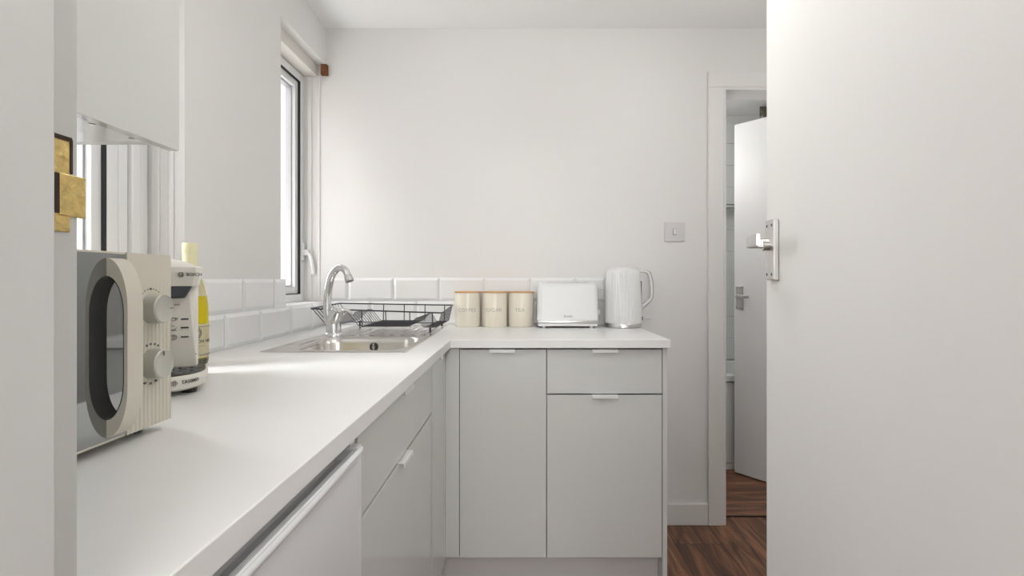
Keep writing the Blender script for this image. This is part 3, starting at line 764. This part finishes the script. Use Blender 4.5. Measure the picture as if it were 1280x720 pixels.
obj('shade_liner', bridge(BM(), inner, inner_shade, hy0-.0002, hy1+.0002), M['handle_shade'], dr_, smooth=True, label='inner face of the handle with its shade painted near-black')  # shade behind the bow painted on as a separate dark layer
for x in (-.84, -.52):
    for y in (MY0+.03, MY1-.03): obj('foot', lathe([(.010, 0), (.011, .0125)], 16, (x, y, WZ)), M['darkplastic'], t)

# ------------------------------------------------------------------ coffee machine (front looks to the camera)
t = thing('coffee_machine', 'white and cream pod coffee machine behind the microwave', 'coffee machine', (-.652, .98, WZ))
CX = -.652
obj('body', bx(-.720, -.584, .985, 1.125, WZ+.012, 1.132, r=.016, seg=4), M['appliance'], t, smooth=True)
b = BM()
A = [(-.719, .955), (-.5855, .955)]; B = [(-.707, 1.092), (-.598, 1.092)]
V = [b.verts.new(p) for p in ((-.719, .955, .946), (-.5855, .955, .946), (-.598, .945, 1.092), (-.706, .945, 1.092), (-.719, 1.0, .946), (-.5855, 1.0, .946), (-.598, 1.0, 1.092), (-.706, 1.0, 1.092))]
for f in ((0, 1, 2, 3), (5, 4, 7, 6), (1, 5, 6, 2), (4, 0, 3, 7), (3, 2, 6, 7), (4, 5, 1, 0)): b.faces.new([V[i] for i in f])
fp = obj('front_panel', b, M['appliance'], t, bevel=.003)
yf = lambda z: .955-.010*(z-.953)/.139-.0006
def put(bm_, x, z):
    for v in bm_.verts: v.co = Vector((x+v.co.x, yf(z+v.co.y)-.0003-v.co.z, z+v.co.y))
    return bm_
b = BM()
for z in (1.0385, 1.0225, 1.0050):
    sh = (.0915-(z-.953))*.09
    box(b, -.6125-.0+.0, -.6005, yf(z)-.0012, yf(z)+.001, z-.0013, z+.0013)
obj('indicator', b, M['gasket'], fp)
b = BM()
box(b, -.640, -.6145, yf(1.066)-.001, yf(1.066)+.001, 1.0652, 1.0665); obj('status_light', b, M['red'], fp)
b = BM()
for z, k in ((1.0385, 0), (1.0225, 1), (1.0050, 2)):
    y = yf(z)-.0008; cx_ = -.6245
    n = 16
    if k == 0:
        tube(b, [(cx_-.004+.008*i/8, y, z+.003) for i in (0, 8)] , .0005, 5); tube(b, [(cx_-.004+.004-.004*math.cos(PI*i/8), y, z+.003-.006*math.sin(PI*i/8)) for i in range(9)], .0005, 5)
        tube(b, [(cx_+.004, y, z+.002), (cx_+.007, y, z+.003), (cx_+.0055, y, z-.001), (cx_+.003, y, z-.0015)], .0005, 5)
    elif k == 1:
        tube(b, [(cx_-.005*math.cos(PI*i/8), y, z+.001-.004*math.sin(PI*i/8)) for i in range(9)], .0005, 5)
        tube(b, [(cx_-.006, y, z-.005), (cx_+.006, y, z-.005)], .0005, 5); tube(b, [(cx_-.003, y, z+.002), (cx_-.002, y, z+.005), (cx_+.002, y, z+.002)], .0005, 5)
    else:
        tube(b, [(cx_+.0055*math.cos(2*PI*i/n), y, z+.0045*math.sin(2*PI*i/n)) for i in range(n)], .0005, 5, closed=True)
        tube(b, [(cx_-.003, y, z), (cx_, y, z+.002), (cx_+.003, y, z)], .0005, 5); tube(b, [(cx_-.002, y, z-.002), (cx_+.002, y, z-.002)], .0005, 5)
obj('cup_icons', b, M['ink'], fp)
box_b = bx(-.7185, -.5865, .9535, .956, .9705, .9715); obj('panel_seam', box_b, M['lightink'], fp)
# brewing head
b = BM()
hd = [(-.726, .93), (-.722, .893), (-.715, .885), (-.590, .885), (-.582, .893), (-.578, .93), (-.578, 1.06), (-.59, 1.08), (-.714, 1.08), (-.726, 1.06)]
hd = hd[::1]
lo = [((x-CX)*.955+CX-.003, y+.006 if y < 1 else y) for x, y in hd]
R = [[b.verts.new((x, y, z)) for x, y in l] for l, z in ((lo, 1.101), (hd, 1.126), (hd, 1.1345), ([((x-CX)*.975+CX, (y-1)*.975+1) for x, y in hd], 1.1365))]
n = len(hd)
for a, c in zip(R, R[1:]):
    for i in range(n): b.faces.new((a[i], a[(i+1) % n], c[(i+1) % n], c[i]))
b.faces.new(R[0][::-1]); b.faces.new(R[-1])
hd_o = obj('brewing_head', b, M['appliance'], t, bevel=.003)
b = BM(); bmesh.ops.create_uvsphere(b, u_segments=36, v_segments=18, radius=1)
for v in b.verts: v.co = Vector((CX+.0+v.co.x*.066, .995+v.co.y*.078, 1.133+max(v.co.z, -.2)*.021))
obj('lid', b, M['appliance'], t, smooth=True)
b = BM(); sp_lo = [(-.700, .905), (-.606, .905), (-.606, .953), (-.700, .953)]; sp_hi = [(-.712, .891), (-.592, .891), (-.592, .953), (-.712, .953)]
R = [[b.verts.new((x, y, z)) for x, y in l] for l, z in ((sp_lo, 1.079), (sp_hi, 1.1055))]
for i in range(4): b.faces.new((R[0][i], R[0][(i+1) % 4], R[1][(i+1) % 4], R[1][i]))
b.faces.new(R[0][::-1]); b.faces.new(R[1]); obj('spout_block', b, M['darkplastic'], t, bevel=.003)
obj('nozzle', bx(-.690, -.614, .912, .945, 1.074, 1.0795, r=.002), M['appliance'], t)
L = obj('lettering', front(text_bm('BOSCH', .0072, .0002, 1.0), -.5925, .8835, 1.1215), M['ink'], hd_o)
b = BM(); n = 20
tube(b, [(-.6125+.0040*math.cos(2*PI*i/n), .8842, 1.1215+.0040*math.sin(2*PI*i/n)) for i in range(n)], .0006, 5, closed=True)
tube(b, [(-.6145, .8842, 1.124), (-.6145, .8842, 1.119)], .0005, 5); tube(b, [(-.6105, .8842, 1.124), (-.6105, .8842, 1.119)], .0005, 5); tube(b, [(-.6145, .8842, 1.1215), (-.6105, .8842, 1.1215)], .0005, 5)
obj('emblem', b, M['ink'], hd_o)
# drip tray: D shaped
def dshape(k, y0=.995, n=28):
    o_ = []
    for i in range(n+1):
        a = PI + PI*i/n; ca, sa = math.cos(a), math.sin(a)
        o_.append((CX+.083*k*math.copysign(abs(ca)**.85, ca), .945+.092*k*math.copysign(abs(sa)**.92, sa)))
    return [(CX-.083*k, y0)]+o_+[(CX+.083*k, y0)]
b = BM(); LP = [(dshape(.90), WZ+.010), (dshape(.965), WZ+.014), (dshape(1.0), WZ+.026), (dshape(1.0), WZ+.0350), (dshape(.985), WZ+.0370)]
R = [[b.verts.new((x, y, z)) for x, y in l] for l, z in LP]; n = len(R[0])
for a, c in zip(R, R[1:]):
    for i in range(n): b.faces.new((a[i], a[(i+1) % n], c[(i+1) % n], c[i]))
b.faces.new(R[0][::-1]); b.faces.new(R[-1]); tr_ = obj('drip_tray', b, M['appliance'], t, smooth=True)
b = prism(BM(), dshape(.95), 'z', WZ+.0365, WZ+.0380); gr = obj('drip_grille', b, M['grille'], t)
b = BM()
for i in range(-3, 4):
    for j in range(4):
        x = CX+i*.018+(.011 if j % 2 else 0); y = .885+j*.02
        tube(b, [(x-.006, y, WZ+.0382), (x+.006, y, WZ+.0382)], .0022, 6)
obj('grille_slots', b, mat('grey_slots', (.16, .16, .16), .3), gr)
tx = text_bm('TASSIMO', .0082, .0001, 1.05)
# wraps along the tray front curve
ds = dshape(1.0, n=120); 
def tray_at(s_):
    # arc length from the point where px ~ 246
    start = min(range(len(ds)), key=lambda i: abs(ds[i][0]+.598)+(0 if ds[i][1] < .95 and ds[i][0] > CX else 9))
    i = start; acc = 0; st = 1 if s_ > 0 else -1
    while abs(acc) < abs(s_) and 0 < i < len(ds)-1:
        dd = math.hypot(ds[i+st][0]-ds[i][0], ds[i+st][1]-ds[i][1]); acc += st*dd; i += st
    p = ds[i]; q = ds[min(i+2, len(ds)-1)]; p0 = ds[max(i-2, 0)]
    tx_, ty_ = q[0]-p0[0], q[1]-p0[1]; l = math.hypot(tx_, ty_)
    extra = s_-acc
    return p[0]+tx_/l*extra, p[1]+ty_/l*extra, ty_/l, -tx_/l
def ontray(bm_, z0):
    for v in bm_.verts:
        px_, py_, nx_, ny_ = tray_at(v.co.x); h_ = .0007+v.co.z
        v.co = Vector((px_+nx_*h_, py_+ny_*h_, z0+v.co.y))
    return bm_
obj('lettering', ontray(tx, WZ+.026), M['ink'], tr_)
b = BM(); n = 18
for q in range(5):
    a = 2*PI*q/5; tube(b, [(-.0285+.0032*math.cos(a)+.0018*math.cos(2*PI*i/10), .0032*math.sin(a)+.0018*math.sin(2*PI*i/10), 0) for i in range(10)], .0004, 4, closed=True)
obj('emblem', ontray(b, WZ+.026), M['ink'], tr_)
for (x, y) in ((-.6, .91), (-.70, .91), (-.6, 1.1), (-.70, 1.1)): obj('foot', lathe([(.012, 0), (.014, .0125)], 16, (x, y, WZ)), M['grille'], t)

t.rotation_euler = (0, 0, math.radians(33)); t.location = (-.652-.037, .98, WZ)
# ------------------------------------------------------------------ wine bottle
WX, WY = -.794, 1.245
t = thing('wine_bottle', 'bottle of white wine with cream label beside the coffee machine', 'bottle', (WX, WY, WZ))
body = obj('glass_body', lathe([(.030, 0), (.0365, .004), (.0385, .012), (.0385, .128), (.0380, .145), (.0355, .165), (.0290, .190), (.0215, .212), (.0165, .228), (.0150, .240)], 48, (WX, WY, WZ)), M['wine'], t, smooth=True)
obj('bottle_foot', lathe([(.0366, .0035), (.0388, .012), (.0388, .018)], 48, (WX, WY, WZ)), M['bottlebase'], t, smooth=True)
obj('capsule', lathe([(.0155, .232), (.0158, .262), (.0158, .268), (.0168, .270), (.0168, .288), (.0155, .292)], 36, (WX, WY, WZ)), M['capsule'], t, smooth=True)
fa = math.atan2(-WY, -WX)
def patch(r, a0, a1, z0, z1, n=20, r1=None):
    b = BM(); r1 = r1 or r
    A = [b.verts.new((WX+r*math.cos(a0+(a1-a0)*i/n), WY+r*math.sin(a0+(a1-a0)*i/n), z0)) for i in range(n+1)]
    B = [b.verts.new((WX+r1*math.cos(a0+(a1-a0)*i/n), WY+r1*math.sin(a0+(a1-a0)*i/n), z1)) for i in range(n+1)]
    for i in range(n): b.faces.new((A[i], A[i+1], B[i+1], B[i]))
    bmesh.ops.solidify(b, geom=b.faces[:], thickness=.0003)
    return b
lb = obj('label', patch(.0391, fa-1.55, fa+1.55, WZ+.020, WZ+.100), M['label'], t, smooth=True)
# shoulder label follows the taper
b = BM(); prof_ = [(.0361, .166), (.0335, .176), (.0297, .190), (.0258, .201), (.0222, .212)]; R = []
for r, z in prof_:
    hw = 1.15-.3*(z-.166)/.05
    R.append([b.verts.new((WX+(r+.0008)*math.cos(fa-hw+2*hw*i/16), WY+(r+.0008)*math.sin(fa-hw+2*hw*i/16), WZ+z)) for i in range(17)])
for a, c in zip(R, R[1:]):
    for i in range(16): b.faces.new((a[i], a[i+1], c[i+1], c[i]))
bmesh.ops.solidify(b, geom=b.faces[:], thickness=.0003)
nl = obj('shoulder_label', b, M['label'], t, smooth=True)
b = BM(); tube(b, [(WX+.0315*math.cos(fa+.15+.16*math.cos(2*PI*i/14)), WY+.0315*math.sin(fa+.15+.16*math.cos(2*PI*i/14)), WZ+.189+.007*math.sin(2*PI*i/14)) for i in range(14)], .0012, 5, closed=True); obj('emblem', b, M['cork'], nl)
obj('lettering', wrap(text_bm('MÂCON VILLAGES', .0108, 0, 1.05), .0394, fa+.92, (WX, WY), WZ+.0585), M['ink'], lb)
for z in (.094, .027):
    b = BM()
    for i in range(24):
        a = fa-1.35+2.7*i/23
        p = Vector((WX+.0395*math.cos(a), WY+.0395*math.sin(a), WZ+z)); box(b, p.x-.0016, p.x+.0016, p.y-.0006, p.y+.0006, p.z-.0012, p.z+.0012)
    obj('label_border', b, M['lightink'], lb)
for z, a0, a1 in ((.0885, -.8, -.1), (.0845, -.8, .0), (.0805, -.8, .0), (.0765, -.8, -.1), (.0480, .0, .9), (.043, -.1, .5)):
    obj('printed_line', patch(.0393, fa+a0, fa+a1, WZ+z-.0003, WZ+z+.0003, 8), M['lightink'], lb)
b = BM(); ca = fa+.42
for rr, hh in ((.20, .011), (.12, .007)):
    tube(b, [(WX+.0396*math.cos(ca+rr*math.cos(2*PI*i/14)), WY+.0396*math.sin(ca+rr*math.cos(2*PI*i/14)), WZ+.079+hh*math.sin(2*PI*i/14)*(1+.2*math.sin(i*3))) for i in range(14)], .0007, 5, closed=True)
obj('crest', b, M['ink'], lb)

# ------------------------------------------------------------------ doors
def lever_set(root, x, z, hh, wd=.038, s_=1, flip=1, sp=.12):
    """backplate and strap lever on the local +y face; lever points to local -x"""
    b = BM(); box(b, x-wd/2, x+wd/2, 0, .0095, z-hh/2, z+hh/2, r=.0022)
    hp_ = obj('handle_plate', b, M['satin'], root, local=True, label='satin chrome handle plate with lever')
    b = BM()
    for dz in (-1, 1):
        for dx in (-1, 1):
            t_ = BM(); disc_y(t_, x+dx*wd*.28, .0095+.0006, z+dz*(hh/2-.010), .0024, .0006, 10); merge(b, t_)
    obj('screws', b, M['darkplastic'], hp_, local=True)
    zl = z+hh*sp; b = BM()
    path = smooth_path([(x+.006, .0095, zl), (x+.006, .030, zl), (x-.002, .042, zl), (x-.020, .049, zl), (x-.050, .053, zl), (x-.082, .055, zl)], 6)
    R = []; N_ = len(path)
    for i, p in enumerate(path):
        tt = (path[min(i+1, N_-1)]-path[max(i-1, 0)]).normalized(); nr = Vector((0, 0, 1)).cross(tt).normalized()
        f = i/(N_-1); h_ = .0082+.0012*f; th = .0060*(1-f)+.0028*f
        R.append([b.verts.new(p+nr*a*th+Vector((0, 0, c*h_))) for a, c in ((-1, -.8), (-1, .8), (-.6, 1), (.6, 1), (1, .8), (1, -.8), (.6, -1), (-.6, -1))])
    for a, c in zip(R, R[1:]):
        for k in range(8): b.faces.new((a[k], a[(k+1) % 8], c[(k+1) % 8], c[k]))
    b.faces.new(R[0][::-1]); b.faces.new(R[-1])
    obj('lever', b, M['satin'], hp_, local=True, smooth=True)
    b = BM(); tube(b, [(x+.006, .009, zl-.003), (x+.006, .019, zl-.003)], .0095, 18); obj('lever_boss', b, M['satin'], hp_, local=True, smooth=True)
    return hp_
d1 = struct('door_1', None, label='white flush door standing open at the right edge of the view')
H = Vector((.372, .314)); E = Vector((.4355, .925)); u = (E-H); W = u.length
d1.location = (H.x, H.y, 0); d1.rotation_euler = (0, 0, math.atan2(u.y, u.x))
obj('door_leaf', bx(0, W, -.036, 0, .006, 1.985, r=.0015), M['door'], d1, local=True)
lever_set(d1, .574, 1.163, .103, sp=.115)
# faint scuffs on the leaf
d2 = struct('door_2', None, label='white bathroom door standing open beyond the back wall')
H2 = Vector((1.622, 2.46)); E2 = Vector((1.222, 2.987)); u2 = E2-H2
d2.location = (H2.x, H2.y, 0); d2.rotation_euler = (0, 0, math.atan2(u2.y, u2.x))
obj('door_leaf', bx(0, u2.length, -.038, 0, .010, 2.002, r=.0015), M['bath_door'], d2, local=True)
lever_set(d2, u2.length-.034, 1.012, .130, wd=.040, sp=.06)

# ------------------------------------------------------------------ bathroom
t = thing('bathtub', 'white built-in bath with flat front panel in the bathroom', 'bath', (1.0, 3.3, 0))
b = BM()
loops(b, [(rrect(.402, 1.658, 3.035, 3.610, .01), .555-.035), (rrect(.402, 1.658, 3.035, 3.610, .01), .553), (rrect(.41, 1.65, 3.043, 3.605, .01), .558), (rrect(.46, 1.60, 3.09, 3.56, .10), .558), (rrect(.47, 1.59, 3.10, 3.55, .10), .54), (rrect(.53, 1.53, 3.15, 3.50, .09), .22), (rrect(.6, 1.45, 3.2, 3.45, .06), .18)])
obj('tub', b, M['bathenamel'], t, smooth=True)
obj('bath_panel', bx(.402, 1.658, 3.05, 3.064, .04, .512, r=.001), M['bathenamel'], t)
obj('panel_plinth', bx(.402, 1.658, 3.046, 3.060, .002, .036, r=.001), M['trim'], t)
t = thing('wall_tiles', 'pale square tiles covering the wall behind the bath', 'tiles', (1.0, 3.61, .56))
b = BM(); zt = .56
rows = [.56+.150*k for k in range(11)]
for z0 in rows:
    for k in range(8):
        x0 = .405+.156*k - .0
        x1 = min(x0+.1545, 1.655)
        if x1-x0 > .02: box(b, x0, x1, 3.612, 3.6195, z0+.0012, min(z0+.1488, 2.212), r=.0008, seg=1)
obj('tiles', b, M['tile_bath'], t)
t = thing('glass_shelf', 'narrow glass bathroom shelf on a dark bracket against the tiles', 'shelf', (1.45, 3.55, 1.6))
b = BM(); box(b, 1.30, 1.655, 3.51, 3.60, 1.602, 1.608, r=.001); obj('shelf_glass', b, mat('green_tinted_glass', (.60, .68, .66), .05), t)
b = BM(); box(b, 1.33, 1.375, 3.50, 3.611, 1.592, 1.6015, r=.001); tube(b, [(1.33, 3.505, 1.62), (1.64, 3.505, 1.62)], .003, 8); tube(b, [(1.34, 3.505, 1.60), (1.34, 3.505, 1.62)], .003, 8); box(b, 1.60, 1.64, 3.50, 3.611, 1.592, 1.6015, r=.001)
obj('bracket', b, M['brown_metal'], t)
# fitting seen over the top of the door
t = thing('wall_fitting', 'small brown metal fitting high on the bathroom wall above the door', 'wall fitting', (1.60, 3.40, 2.1))
b = prism(BM(), [(3.36, 2.08), (3.43, 2.08), (3.43, 2.257), (3.36, 2.20)], 'x', 1.568, 1.659); obj('housing', b, M['brown_metal'], t, bevel=.004)
obj('cover', bx(1.562, 1.5675, 3.37, 3.42, 2.10, 2.18, r=.002), M['satin'], t)

# ------------------------------------------------------------------ pendant lamps added for fill light, out of view
def glow(name, col, st):
    m, nt, b = new_mat(name); b.inputs['Base Color'].default_value = (.9, .9, .9, 1)
    b.inputs['Emission Color'].default_value = (*col, 1); b.inputs['Emission Strength'].default_value = st; return m
for (x, y), r, st, lab in ((KL, .10, KP, 'added out-of-view globe fill lamp above the worktop side of the kitchen'), (KL2, .10, KP2, 'added out-of-view globe fill lamp on the right of the kitchen'), (HL, .10, HP, 'added out-of-view globe fill lamp in the hall'), (BL, .09, BP, 'added out-of-view globe fill lamp in the bathroom')):
    t = thing('fill_lamp', lab, 'lamp', (x, y, CE))
    obj('ceiling_rose', lathe([(.045, -.02), (.05, -.016), (.05, 0)], 32, (x, y, CE)), M['trim'], t, smooth=True)
    b = BM(); tube(b, [(x, y, CE-.015), (x, y, CE-.34)], .004, 8); obj('cord', b, M['trim'], t)
    b = BM(); bmesh.ops.create_uvsphere(b, u_segments=32, v_segments=16, radius=r)
    bmesh.ops.translate(b, vec=(x, y, CE-.34-r), verts=b.verts)
    obj('globe', b, glow('fill_globe_light', (1, .985, .96) if st > 5 else (.96, .99, 1), st), t, smooth=True)
